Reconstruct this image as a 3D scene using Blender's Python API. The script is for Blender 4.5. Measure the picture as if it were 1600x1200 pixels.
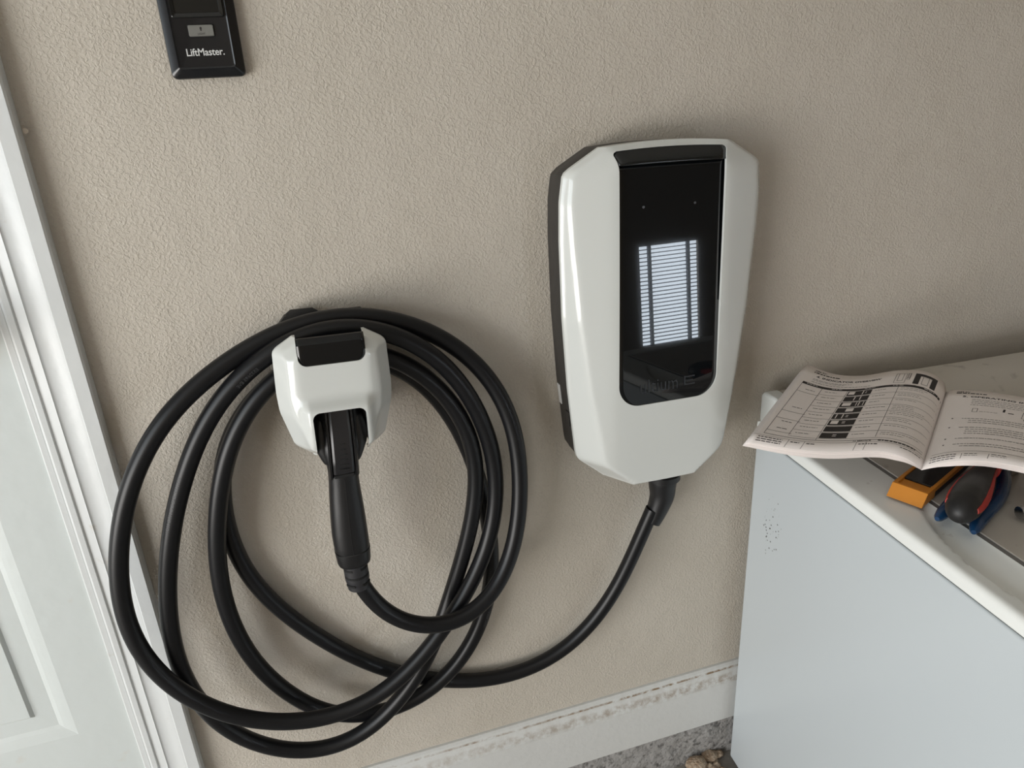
import bpy, bmesh, math, random
from mathutils import Vector, Matrix
random.seed(7)
for o in list(bpy.data.objects): bpy.data.objects.remove(o)
SC = bpy.context.scene
COL = SC.collection
PI = math.pi

# ---------------------------------------------------------------- camera, world, light, exposure
F = 1164.0; D = 0.92
RX = (0.95230, -0.16012, 0.25995); RN = (-0.30110, -0.35200, 0.88626); RU = (-0.05041, -0.92224, -0.38335)
cam_d = bpy.data.cameras.new('camera'); cam = bpy.data.objects.new('camera', cam_d); COL.objects.link(cam)
cam_d.sensor_width = 36; cam_d.lens = 36 * F / 1600; cam_d.clip_start = .02
m = Matrix(((RX[0], -RX[1], -RX[2], 0), (RN[0], -RN[1], -RN[2], -D), (RU[0], -RU[1], -RU[2], 0), (0, 0, 0, 1)))
cam.matrix_world = m
SC.camera = cam

w = bpy.data.worlds.new('sky'); SC.world = w; w.use_nodes = True
bg = w.node_tree.nodes['Background']; bg.inputs[0].default_value = (.80, .90, 1.0, 1); bg.inputs[1].default_value = 22.0

def area(name, loc, rot, sx, sy, power, col):
    l = bpy.data.lights.new(name, 'AREA'); l.shape = 'RECTANGLE'; l.size = sx; l.size_y = sy; l.energy = power; l.color = col
    o = bpy.data.objects.new(name, l); COL.objects.link(o); o.location = loc; o.rotation_euler = rot
    return o
# daylight coming through the open garage door on the left (driveway and sky)
area('driveway_daylight', (-2.10, -1.60, -.78), (0, -PI / 2, 0), .80, 2.0, 58, (1.0, .975, .94))
area('sky_daylight', (-2.10, -1.75, .12), (0, -PI / 2, 0), 1.0, 2.2, 31, (.84, .93, 1.0))
SC.view_settings.view_transform = 'Standard'; SC.view_settings.look = 'None'
SC.view_settings.gamma = 1; SC.view_settings.use_curve_mapping = False
SC.view_settings.exposure = 0.0

def ray(u, v):
    a = ((u - 800) / F, (v - 600) / F, 1.0)
    return Vector([sum(r[i] * a[i] for i in range(3)) for r in (RX, RN, RU)])
def at(u, v, h=0.0):          # real point at distance h in front of the wall
    d = ray(u, v); t = (D - h) / d[1]; return Vector((0, -D, 0)) + d * t
def atz(u, v, z):             # real point at height z
    d = ray(u, v); t = z / d[2]; return Vector((0, -D, 0)) + d * t

# ---------------------------------------------------------------- materials
def mat(name, col, rough=.5, metal=0, coat=0, bump=None, spec=.5, noise=None):
    M = bpy.data.materials.new(name); M.use_nodes = True; nt = M.node_tree; b = nt.nodes['Principled BSDF']
    b.inputs['Base Color'].default_value = (*col, 1); b.inputs['Roughness'].default_value = rough
    b.inputs['Metallic'].default_value = metal; b.inputs['Coat Weight'].default_value = coat
    b.inputs['Coat Roughness'].default_value = .03; b.inputs['Specular IOR Level'].default_value = spec
    tc = nt.nodes.new('ShaderNodeTexCoord')
    if noise:                 # (scale, other colour, low, high)
        n = nt.nodes.new('ShaderNodeTexNoise'); n.inputs['Scale'].default_value = noise[0]; n.inputs['Detail'].default_value = 5
        nt.links.new(tc.outputs['Object'], n.inputs['Vector'])
        r = nt.nodes.new('ShaderNodeValToRGB'); r.color_ramp.elements[0].position = noise[2]; r.color_ramp.elements[1].position = noise[3]
        r.color_ramp.elements[0].color = (*col, 1); r.color_ramp.elements[1].color = (*noise[1], 1)
        nt.links.new(n.outputs[0], r.inputs[0]); nt.links.new(r.outputs[0], b.inputs['Base Color'])
    if bump:                  # list of (scale, distance)
        prev = None
        for sc, dist in bump:
            n = nt.nodes.new('ShaderNodeTexNoise'); n.inputs['Scale'].default_value = sc; n.inputs['Detail'].default_value = 2
            nt.links.new(tc.outputs['Object'], n.inputs['Vector'])
            bp = nt.nodes.new('ShaderNodeBump'); bp.inputs['Distance'].default_value = dist; bp.inputs['Strength'].default_value = 1
            nt.links.new(n.outputs[0], bp.inputs['Height'])
            if prev: nt.links.new(prev.outputs[0], bp.inputs['Normal'])
            prev = bp
        nt.links.new(prev.outputs[0], b.inputs['Normal'])
    return M

def baseboard_material():
    M = mat('dusty_baseboard', (.62, .625, .61), .45, bump=[(80, .0006)]); nt = M.node_tree; b = nt.nodes['Principled BSDF']; L = nt.links.new; N = nt.nodes.new
    tc = N('ShaderNodeTexCoord'); sp = N('ShaderNodeSeparateXYZ'); L(tc.outputs['Object'], sp.inputs[0])
    cr = N('ShaderNodeValToRGB'); e = cr.color_ramp.elements; e[0].position = 0; e[0].color = (0, 0, 0, 1); e[1].position = 1; e[1].color = (.06, .06, .06, 1)
    for p, v in ((.62, .02), (.70, .5), (.78, .40), (.82, .10), (.88, .12), (.90, .95), (.925, .85), (.945, .08)):
        q = e.new(p); q.color = (v, v, v, 1)
    mr = N('ShaderNodeMapRange'); mr.inputs['From Min'].default_value = -1.118; mr.inputs['From Max'].default_value = -1.018; L(sp.outputs[2], mr.inputs['Value']); L(mr.outputs[0], cr.inputs[0])
    n = N('ShaderNodeTexNoise'); n.inputs['Scale'].default_value = 70; n.inputs['Detail'].default_value = 6; n.inputs['Roughness'].default_value = .7; L(tc.outputs['Object'], n.inputs[0])
    nr = N('ShaderNodeMapRange'); nr.inputs['From Min'].default_value = .40; nr.inputs['From Max'].default_value = .62; L(n.outputs[0], nr.inputs['Value'])
    xm = N('ShaderNodeMapRange'); xm.inputs['From Min'].default_value = .0; xm.inputs['From Max'].default_value = .5; xm.inputs['To Min'].default_value = .6; xm.inputs['To Max'].default_value = 1.5; L(sp.outputs[0], xm.inputs['Value'])
    m1 = N('ShaderNodeMath'); m1.operation = 'MULTIPLY'; L(cr.outputs[0], m1.inputs[0]); L(nr.outputs[0], m1.inputs[1])
    m2 = N('ShaderNodeMath'); m2.operation = 'MULTIPLY'; L(m1.outputs[0], m2.inputs[0]); L(xm.outputs[0], m2.inputs[1])
    mx = N('ShaderNodeMixRGB'); L(m2.outputs[0], mx.inputs[0]); mx.inputs[1].default_value = (.62, .625, .61, 1); mx.inputs[2].default_value = (.22, .145, .08, 1); L(mx.outputs[0], b.inputs['Base Color'])
    return M
def wall_material():
    M = bpy.data.materials.new('orange_peel_wall'); M.use_nodes = True; nt = M.node_tree; b = nt.nodes['Principled BSDF']
    L = nt.links.new; N = nt.nodes.new
    tc = N('ShaderNodeTexCoord')
    n = N('ShaderNodeTexNoise'); n.inputs['Scale'].default_value = 7; n.inputs['Detail'].default_value = 4; L(tc.outputs['Object'], n.inputs[0])
    r = N('ShaderNodeValToRGB'); r.color_ramp.elements[0].position = .3; r.color_ramp.elements[1].position = .7
    r.color_ramp.elements[0].color = (.51, .465, .40, 1); r.color_ramp.elements[1].color = (.54, .495, .43, 1); L(n.outputs[0], r.inputs[0])
    # sparse scuffs
    n2 = N('ShaderNodeTexNoise'); n2.inputs['Scale'].default_value = 45; n2.inputs['Detail'].default_value = 6; L(tc.outputs['Object'], n2.inputs[0])
    r2 = N('ShaderNodeValToRGB'); r2.color_ramp.elements[0].position = .73; r2.color_ramp.elements[1].position = .80
    r2.color_ramp.elements[0].color = (0, 0, 0, 1); L(n2.outputs[0], r2.inputs[0])
    mx = N('ShaderNodeMixRGB'); L(r2.outputs[0], mx.inputs[0]); L(r.outputs[0], mx.inputs[1]); mx.inputs[2].default_value = (.3, .25, .2, 1)
    L(mx.outputs[0], b.inputs['Base Color']); b.inputs['Roughness'].default_value = .62; b.inputs['Specular IOR Level'].default_value = .3
    a = N('ShaderNodeTexNoise'); a.inputs['Scale'].default_value = 270; a.inputs['Detail'].default_value = 2.5; a.inputs['Roughness'].default_value = .55
    a.inputs['Distortion'].default_value = .6; L(tc.outputs['Object'], a.inputs[0])
    ra = N('ShaderNodeValToRGB'); ra.color_ramp.elements[0].position = .42; ra.color_ramp.elements[1].position = .66; L(a.outputs[0], ra.inputs[0])
    bp = N('ShaderNodeBump'); bp.inputs['Distance'].default_value = .0008; bp.inputs['Strength'].default_value = .6; L(ra.outputs[0], bp.inputs['Height'])
    c = N('ShaderNodeTexNoise'); c.inputs['Scale'].default_value = 28; L(tc.outputs['Object'], c.inputs[0])
    b2 = N('ShaderNodeBump'); b2.inputs['Distance'].default_value = .004; b2.inputs['Strength'].default_value = .35; L(c.outputs[0], b2.inputs['Height'])
    L(bp.outputs[0], b2.inputs['Normal']); L(b2.outputs[0], b.inputs['Normal'])
    return M
M_wall = wall_material()
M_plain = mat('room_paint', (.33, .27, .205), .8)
M_trim = mat('white_trim_paint', (.64, .66, .66), .38, bump=[(60, .0006)], noise=(30, (.50, .47, .42), .68, .80))
M_base = baseboard_material()
M_door = mat('white_door_paint', (.60, .64, .63), .42, bump=[(45, .0007)], noise=(25, (.58, .57, .53), .68, .8))
M_conc = mat('rough_concrete', (.34, .33, .32), .9, noise=(110, (.15, .145, .14), .50, .66), bump=[(150, .0022), (35, .006)])
M_ceil = mat('ceiling_paint', (.72, .70, .66), .85)
M_floor = mat('concrete_floor', (.22, .20, .18), .8, noise=(6, (.27, .25, .22), .4, .6), bump=[(60, .002)])
M_dirt = mat('dry_debris', (.30, .21, .14), .9, noise=(90, (.45, .36, .27), .4, .6), bump=[(200, .004)])
M_white = mat('glossy_white_plastic', (.63, .65, .63), .16, coat=.35)
M_body = mat('charcoal_plastic', (.030, .028, .026), .5, bump=[(900, .0002)])
M_glass = mat('glossy_black_panel', (.004, .005, .006), .05, coat=.6)
M_glass.node_tree.nodes['Principled BSDF'].inputs['Coat Roughness'].default_value = .004
M_glass.node_tree.nodes['Principled BSDF'].inputs['Specular IOR Level'].default_value = .12
M_emb = mat('satin_black_emboss', (.006, .007, .009), .3)
M_dot = mat('grey_indicator_dot', (.06, .06, .065), .4)
M_cable = mat('black_rubber_cable', (.006, .0063, .0075), .36, spec=.32)
M_print = mat('faint_grey_print', (.055, .055, .058), .5)
M_plug = mat('black_plug_plastic', (.008, .0083, .0095), .36, spec=.5, bump=[(1500, .00015)])
M_plugg = mat('glossy_black_plug', (.014, .014, .016), .3)
M_relief = mat('dark_grey_relief_rubber', (.022, .022, .025), .45)
M_void = mat('black_gap', (.003, .003, .003), .8)
M_lm = mat('black_control_plastic', (.008, .009, .011), .22)
M_lms = mat('dark_screen', (.008, .009, .009), .12)
M_btn = mat('grey_button_plastic', (.17, .17, .155), .5)
M_ink = mat('white_ink', (.62, .63, .62), .5)
M_steel = mat('satin_steel', (.42, .40, .37), .3, metal=1)
M_label = mat('white_sticker', (.7, .7, .68), .6)
M_page = mat('manual_paper', (.82, .76, .73), .7)
M_pink = mat('booklet_ink', (.022, .018, .018), .7)
M_pgrey = mat('booklet_grey_ink', (.14, .125, .12), .7)
M_ora = mat('orange_plastic', (.55, .21, .020), .45)
M_tblk = mat('black_tool_rubber', (.009, .009, .010), .5)
M_red = mat('red_rubber', (.45, .025, .018), .45)
M_blue = mat('blue_dipped_grip', (.008, .042, .11), .25)
M_chrome = mat('dirty_chrome', (.5, .5, .5), .18, metal=1)
M_lid = mat('greyish_lid_enamel', (.47, .44, .39), .28, coat=.2, noise=(40, (.28, .25, .22), .62, .8))
M_rim = mat('grey_lid_gasket', (.20, .195, .19), .5)
M_slat = mat('blind_slat', (.05, .05, .07), .6)
M_rust = mat('grimy_seam', (.025, .02, .018), .8, noise=(9, (.30, .12, .04), .60, .68))

def washer_material():
    M = mat('white_appliance_enamel', (.52, .565, .59), .25, coat=.1); nt = M.node_tree; b = nt.nodes['Principled BSDF']; L = nt.links.new; N = nt.nodes.new
    tc = N('ShaderNodeTexCoord')
    v = N('ShaderNodeTexVoronoi'); v.inputs['Scale'].default_value = 170; L(tc.outputs['Object'], v.inputs['Vector'])
    vr = N('ShaderNodeMapRange'); vr.inputs['From Min'].default_value = .16; vr.inputs['From Max'].default_value = .26; vr.inputs['To Min'].default_value = 1; vr.inputs['To Max'].default_value = 0
    L(v.outputs['Distance'], vr.inputs['Value'])
    # patch of grime spots close to the back edge, and sparse marks elsewhere
    mp = N('ShaderNodeVectorMath'); mp.operation = 'SUBTRACT'; L(tc.outputs['Object'], mp.inputs[0]); mp.inputs[1].default_value = (0, -.062, -.675)
    sc = N('ShaderNodeVectorMath'); sc.operation = 'MULTIPLY'; L(mp.outputs[0], sc.inputs[0]); sc.inputs[1].default_value = (0, 30, 13)
    ln = N('ShaderNodeVectorMath'); ln.operation = 'LENGTH'; L(sc.outputs[0], ln.inputs[0])
    pr = N('ShaderNodeMapRange'); pr.inputs['From Min'].default_value = .3; pr.inputs['From Max'].default_value = 1.1; pr.inputs['To Min'].default_value = .55; pr.inputs['To Max'].default_value = 0
    L(ln.outputs['Value'], pr.inputs['Value'])
    n = N('ShaderNodeTexNoise'); n.inputs['Scale'].default_value = 60; L(tc.outputs['Object'], n.inputs[0])
    ad = N('ShaderNodeMath'); ad.operation = 'ADD'; L(n.outputs[0], ad.inputs[0]); L(pr.outputs[0], ad.inputs[1])
    gt = N('ShaderNodeMapRange'); gt.inputs['From Min'].default_value = .78; gt.inputs['From Max'].default_value = .95; L(ad.outputs[0], gt.inputs['Value'])
    mu = N('ShaderNodeMath'); mu.operation = 'MULTIPLY'; L(gt.outputs[0], mu.inputs[0]); L(vr.outputs[0], mu.inputs[1])
    mx = N('ShaderNodeMixRGB'); L(mu.outputs[0], mx.inputs[0]); mx.inputs[1].default_value = (.52, .565, .59, 1); mx.inputs[2].default_value = (.05, .045, .04, 1)
    L(mx.outputs[0], b.inputs['Base Color'])
    return M
M_wash = washer_material()
M_deck = mat('white_deck_enamel', (.80, .82, .80), .3, coat=.1, noise=(50, (.40, .36, .32), .70, .80))

# ---------------------------------------------------------------- helpers
def link(name, mesh, m, parent=None, smooth=None):
    o = bpy.data.objects.new(name, mesh); COL.objects.link(o)
    if m: mesh.materials.append(m)
    if parent: o.parent = parent
    if smooth is not None:
        for p in mesh.polygons: p.use_smooth = True
        mesh.set_sharp_from_angle(angle=math.radians(smooth))
    return o
def mk(name, V, Fc, m, parent=None, smooth=None, bevel=None, fixn=True):
    me = bpy.data.meshes.new(name); me.from_pydata([tuple(v) for v in V], [], Fc)
    if fixn:
        bm = bmesh.new(); bm.from_mesh(me); bmesh.ops.recalc_face_normals(bm, faces=bm.faces); bm.to_mesh(me); bm.free()
    o = link(name, me, m, parent, smooth)
    if bevel:
        b = o.modifiers.new('bevel', 'BEVEL'); b.width = bevel; b.segments = 3; b.limit_method = 'ANGLE'; b.angle_limit = math.radians(35)
        b.harden_normals = True
        for p in me.polygons: p.use_smooth = True
    return o
def box(name, a, b, m, parent=None, bevel=None):
    (x0, y0, z0), (x1, y1, z1) = a, b
    V = [(x, y, z) for x in (x0, x1) for y in (y0, y1) for z in (z0, z1)]
    return mk(name, V, [(0, 1, 3, 2), (4, 6, 7, 5), (0, 4, 5, 1), (2, 3, 7, 6), (0, 2, 6, 4), (1, 5, 7, 3)], m, parent, bevel=bevel)
def thing(name, loc, label, cat, rotz=0, group=None):
    o = bpy.data.objects.new(name, None); COL.objects.link(o); o.location = loc; o.rotation_euler = (0, 0, rotz)
    o.empty_display_size = .02; o['label'] = label; o['category'] = cat
    if group: o['group'] = group
    return o
def struct(o): o['kind'] = 'structure'; return o
def prism(name, pts, axis_pts, m, parent=None, bevel=None, smooth=None):
    """extrude closed section pts (list of Vector) from offset a to b"""
    n = len(pts); V = []
    for off in axis_pts: V += [Vector(p) + Vector(off) for p in pts]
    Fc = []
    for k in range(len(axis_pts) - 1):
        Fc += [(k * n + i, k * n + (i + 1) % n, (k + 1) * n + (i + 1) % n, (k + 1) * n + i) for i in range(n)]
    Fc += [tuple(range(n)), tuple(range((len(axis_pts) - 1) * n, len(axis_pts) * n))]
    return mk(name, V, Fc, m, parent, smooth=smooth, bevel=bevel)
def rings(name, R, m, parent=None, cap=True, smooth=40, closed=True):
    n = len(R[0]); V = [v for r in R for v in r]; Fc = []
    for k in range(len(R) - 1):
        Fc += [(k * n + i, k * n + (i + 1) % n, (k + 1) * n + (i + 1) % n, (k + 1) * n + i) for i in range(n)]
    if cap: Fc += [tuple(range(n)), tuple(range((len(R) - 1) * n, len(R) * n))]
    return mk(name, V, Fc, m, parent, smooth=smooth)
def catmull(P, step=6):
    out = []; n = len(P)
    for i in range(n - 1):
        p0 = P[max(i - 1, 0)]; p1 = P[i]; p2 = P[i + 1]; p3 = P[min(i + 2, n - 1)]
        for k in range(step):
            t = k / step
            out.append(.5 * ((2 * p1) + (p2 - p0) * t + (2 * p0 - 5 * p1 + 4 * p2 - p3) * t * t + (3 * p1 - p0 - 3 * p2 + p3) * t ** 3))
    out.append(P[-1]); return out
def resample(P, n):
    d = [0]
    for a, b in zip(P, P[1:]): d.append(d[-1] + (b - a).length)
    out = []; j = 0
    for i in range(n):
        s = d[-1] * i / (n - 1)
        while j < len(P) - 2 and d[j + 1] < s: j += 1
        t = 0 if d[j + 1] == d[j] else (s - d[j]) / (d[j + 1] - d[j]); out.append(P[j].lerp(P[j + 1], min(max(t, 0), 1)))
    return out
def smooth_path(P, it):
    for _ in range(it):
        P = [P[0]] + [(P[i - 1] + P[i] * 2 + P[i + 1]) / 4 for i in range(1, len(P) - 1)] + [P[-1]]
    return P
def frames(P, up=Vector((0, -1, 0))):
    fr = []; N = None
    for i, p in enumerate(P):
        t = (P[min(i + 1, len(P) - 1)] - P[max(i - 1, 0)]).normalized()
        if N is None:
            N = up - t * up.dot(t)
            if N.length < .1: N = Vector((1, 0, 0)) - t * t.x
            N.normalize()
        else: N = (N - t * N.dot(t)).normalized()
        fr.append((p, t, N, t.cross(N)))
    return fr
def tube_rings(P, r, n=20, up=Vector((0, -1, 0))):
    R = []
    L = len(P) - 1
    for i, (p, t, N, B) in enumerate(frames(P, up)):
        rr = r(i / L) if callable(r) else r
        if isinstance(rr, tuple): a, b = rr
        else: a = b = rr
        R.append([p + N * (math.cos(2 * PI * k / n) * a) + B * (math.sin(2 * PI * k / n) * b) for k in range(n)])
    return R
def tube(name, P, r, m, parent=None, n=20, up=Vector((0, -1, 0)), smooth=50): return rings(name, tube_rings(P, r, n, up), m, parent, smooth=smooth)
def text_polys(body, size, bold=0.0, align='CENTER', spacing=1.0, extrude=0.0):
    c = bpy.data.curves.new('txt', 'FONT'); c.body = body; c.size = size; c.align_x = align; c.align_y = 'CENTER'; c.offset = bold
    c.space_character = spacing; c.resolution_u = 3; c.extrude = extrude
    o = bpy.data.objects.new('txt', c); COL.objects.link(o)
    dg = bpy.context.evaluated_depsgraph_get(); dg.update()
    me = bpy.data.meshes.new_from_object(o.evaluated_get(dg)); bpy.data.objects.remove(o)
    V = [v.co.copy() for v in me.vertices]; Fc = [tuple(p.vertices) for p in me.polygons]; bpy.data.meshes.remove(me)
    return V, Fc
def interp(x, T):
    if x <= T[0][0]: return T[0][1]
    for (a, b), (c, d) in zip(T, T[1:]):
        if x <= c: return b + (d - b) * (x - a) / (c - a)
    return T[-1][1]
def lerp(a, b, t): return a + (b - a) * t

# ---------------------------------------------------------------- the room
WB = -2.95     # wall behind the camera
ZF, ZC = -1.245, 1.20
XL, XR = -2.15, 2.9
struct(box('wall_back', (-.300, 0, -1.20), (XR, .12, ZC), M_wall))
struct(box('wall_back_beyond_door', (XL, 0, ZF), (-1.20, .12, ZC), M_wall)).name = 'wall_back_far'
struct(box('wall_back_header', (-1.20, 0, .88), (-.300, .12, ZC), M_wall))
struct(box('wall_left', (XL - .1, WB, ZF), (XL, .12, ZC), M_plain))
struct(box('wall_right', (XR, WB, ZF), (XR + .1, .12, ZC), M_plain))
struct(box('ceiling', (XL - .1, WB - .1, ZC), (XR + .1, .12, ZC + .1), M_ceil))
struct(box('floor', (XL - .1, WB - .1, ZF - .1), (XR + .1, .12, ZF), M_floor))

# rough concrete stem wall under the baseboard: a displaced grid
def stem():
    V = []; Fc = []; nx, nz = 150, 14
    for j in range(nz + 1):
        for i in range(nx + 1):
            x = lerp(-.30, 1.2, i / nx); z = lerp(ZF - .01, -1.11, j / nz)
            y = -.002 - .004 * random.random() - .003 * math.sin(x * 37 + z * 50) * math.sin(x * 13)
            V.append((x, y, z))
    for j in range(nz):
        for i in range(nx):
            a = j * (nx + 1) + i; Fc.append((a, a + 1, a + nx + 2, a + nx + 1))
    k = len(V); V += [(-.30, .1, ZF - .01), (1.2, .1, ZF - .01), (1.2, .1, -1.11), (-.30, .1, -1.11)]
    Fc.append((k, k + 3, k + 2, k + 1))
    o = mk('wall_footing', V, Fc, M_conc, smooth=60, fixn=False); o['kind'] = 'structure'
stem()

# window behind the camera, low beside the floor, with blinds; its reflection shows in the black panel
WX0, WX1, WZ0, WZ1 = 1.842, 2.205, -1.105, -.543
struct(box('wall_front', (XL, WB - .02, ZF), (WX0, WB, ZC), M_plain))
struct(box('wall_front_side', (WX1, WB - .02, ZF), (XR, WB, ZC), M_plain))
struct(box('wall_front_top', (WX0, WB - .02, WZ1), (WX1, WB, ZC), M_plain))
struct(box('wall_front_sill', (WX0, WB - .02, ZF), (WX1, WB, WZ0), M_plain))
win = thing('window_1', (0, 0, 0), 'x', 'x'); del win['label'], win['category']; win['kind'] = 'structure'
NS = 26
for k in range(NS + 1):
    z = lerp(WZ0, WZ1, k / NS)
    box('slat', (WX0, WB - .018, z - .0022), (WX1, WB - .006, z + .0022), M_slat, win)
for x in (.18, .84):
    xx = lerp(WX0, WX1, x); box('ladder_tape', (xx - .008, WB - .022, WZ0), (xx + .008, WB - .002, WZ1), M_slat, win)

# ---------------------------------------------------------------- baseboard, casing, door
def trim(name, prof, a, b, m, axis):
    if axis == 'x': pts = [Vector((0, -d, z)) for d, z in prof]; offs = [(a, 0, 0), (b, 0, 0)]
    else: pts = [Vector((x, -d, 0)) for d, x in prof]; offs = [(0, 0, a), (0, 0, b)]
    return struct(prism(name, pts, offs, m, smooth=28))
ZB = -1.018
trim('baseboard_back', [(-.001, ZB), (.0045, ZB), (.0080, ZB - .003), (.0095, ZB - .010), (.0075, ZB - .012), (.0075, ZB - .0145), (.010, ZB - .018), (.013, ZB - .026), (.0145, ZB - .031),
     (.0145, ZB - .034), (.0165, ZB - .0355), (.0165, ZB - .124), (-.001, ZB - .124)], -.24, XR, M_base, 'x')
XC = -.2385
prof = [(-.001, XC), (.0165, XC), (.0190, XC - .002), (.0190, XC - .0165), (.0165, XC - .018), (.0160, XC - .021), (.0135, XC - .026), (.0122, XC - .033), (.0118, XC - .040),
        (.0125, XC - .042), (.0135, XC - .043), (.0120, XC - .044), (.0105, XC - .050), (.0095, XC - .0545), (.0120, XC - .056), (.0120, XC - .062), (.0105, XC - .0645), (-.001, XC - .0645)]
trim('trim_1', prof, ZF, .93, M_trim, 'z')
struct(box('trim_2', (XC - .074, -.0075, ZF), (XC - .0648, .04, .90), M_trim, bevel=.002))
struct(box('trim_3', (-1.27, -.018, .865), (XC - .0655, -.0002, .93), M_trim, bevel=.003))
struct(box('trim_4', (-1.27, -.018, ZF), (-1.205, -.0002, .864), M_trim, bevel=.003))

DX = XC - .0741
def door():
    t = thing('door_1', (0, 0, 0), 'x', 'x'); del t['label']; del t['category']; t['kind'] = 'structure'
    # door face with moulded panels as a grid of cells
    x1 = DX; x0 = -1.19; px1, px0 = -.378, -.73; py = -.003
    rowsz = [(-.806, -.28), (-.15, .75)]
    xs = sorted([x0, px0 - .40, px0 - .05, px0, px1, x1]); xs = [x0, -1.13, -.79, px0, px1, x1]
    zs = [ZF + .01, -.806, -.28, -.15, .70, .86]
    V = []; Fc = []
    def q(*p): k = len(V); V.extend(p); Fc.append(tuple(range(k, k + len(p))))
    for i in range(5):
        for j in range(5):
            a, b, c, d = xs[i], xs[i + 1], zs[j], zs[j + 1]
            if i in (1, 3) and j in (1, 3):
                steps = [(0, 0), (.008, .0016), (.014, .0030), (.020, .0052), (.043, .0046), (.047, .0005)]
                prev = None
                for ins, dep in steps:
                    r = [(a + ins, py + dep, c + ins), (b - ins, py + dep, c + ins), (b - ins, py + dep, d - ins), (a + ins, py + dep, d - ins)]
                    if prev:
                        for k in range(4): q(prev[k], prev[(k + 1) % 4], r[(k + 1) % 4], r[k])
                    prev = r
                q(*prev)
            else: q((a, py, c), (b, py, c), (b, py, d), (a, py, d))
    q((x1, py, zs[0]), (x1, .035, zs[0]), (x1, .035, zs[-1]), (x1, py, zs[-1]))
    q((x0, py, zs[0]), (x0, .035, zs[0]), (x0, .035, zs[-1]), (x0, py, zs[-1]))
    q((x0, .035, zs[0]), (x1, .035, zs[0]), (x1, .035, zs[-1]), (x0, .035, zs[-1]))
    o = mk('door_leaf', V, Fc, M_door, t)
    bm = bmesh.new(); bm.from_mesh(o.data); bmesh.ops.remove_doubles(bm, verts=bm.verts, dist=.0001); bmesh.ops.recalc_face_normals(bm, faces=bm.faces); bm.to_mesh(o.data); bm.free()
    def turn(name, prof, m, c, parent):
        R = [[Vector((c[0] + r * math.cos(2 * PI * k / 28), -y, c[1] + r * math.sin(2 * PI * k / 28))) for k in range(28)] for y, r in prof]
        return rings(name, R, m, parent)
    c = (-.372, -.232)
    kb = turn('door_knob', [(.010, .012), (.030, .011), (.036, .016), (.044, .0255), (.056, .0275), (.064, .022), (.068, .010)], M_steel, c, t)
    turn('rosette', [(.003, .032), (.008, .032), (.0105, .028)], M_steel, c, t)
    return t
door()

# ---------------------------------------------------------------- faceted shell builder (cover plates with openings)
def rounded_end(z, ze, r, cw, sign):   # half width of a hole near its rounded end at ze; sign=+1 hole lies above ze
    dz = (z - ze) * sign
    if dz <= 0: return cw - r
    if dz >= r: return cw
    return cw - r + math.sqrt(r * r - (r - dz) ** 2)
def shell(name, zs, Wf, cf, H, hole, xc, m, parent, rim, n1=22, n2=26, holed=.004, zarc=None, bev=.0007, yrot=0, zc=0):
    nrow = len(zs); ncol = 2 * n1 + n2 + 1; V = []; Fc = []
    def place(u, z, h):
        uu = u * math.cos(yrot) + (z - zc) * math.sin(yrot); zz = zc + (z - zc) * math.cos(yrot) - u * math.sin(yrot)
        return Vector((xc + uu, -h, zz))
    UV = []
    for z in zs:
        W = Wf(z); c = cf(z)
        us = [lerp(-W, -c, i / n1) for i in range(n1)] + [lerp(-c, c, i / n2) for i in range(n2)] + [lerp(c, W, i / n1) for i in range(n1 + 1)]
        for u in us:
            z2 = z + (zarc(u, z) if zarc else 0); UV.append((u, z2)); V.append(place(u, z2, H(u, z2)))
    for j in range(nrow - 1):
        zm = (zs[j] + zs[j + 1]) / 2
        for i in range(ncol - 1):
            if n1 <= i < n1 + n2 and hole(zm): continue
            a = j * ncol + i; Fc.append((a, a + 1, a + ncol + 1, a + ncol))
    cnt = {}
    for f in Fc:
        for k in range(4):
            e = (f[k], f[(k + 1) % 4]); key = tuple(sorted(e)); cnt[key] = None if key in cnt else e
    low = {}
    def lo(i, outer):
        key = (i, outer)
        if key not in low:
            u, z = UV[i]; h = H(u, z)
            low[key] = len(V); V.append(place(u, z, rim if outer else h - holed))
        return low[key]
    for e in [e for e in cnt.values() if e]:
        outer = all((k // ncol in (0, nrow - 1)) or (k % ncol in (0, ncol - 1)) for k in e) and not (e[0] // ncol == e[1] // ncol and e[0] // ncol in (0, nrow - 1) and n1 <= min(e[0] % ncol, e[1] % ncol) < n1 + n2 and hole(zs[e[0] // ncol]))
        Fc.append((e[1], e[0], lo(e[0], outer), lo(e[1], outer)))
    o = mk(name, V, Fc, m, parent, smooth=30, bevel=bev, fixn=False)
    return o, place
def smin(vals, k=.0035):
    mn = min(vals); return mn - k * math.log(sum(math.exp(-(v - mn) / k) for v in vals))
def outline_width(pts):    # pts (z, W) ascending z, lightly rounded
    def f(z):
        return sum(interp(z + d, pts) * wgt for d, wgt in ((-.004, .2), (-.002, .2), (0, .2), (.002, .2), (.004, .2)))
    return f

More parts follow.
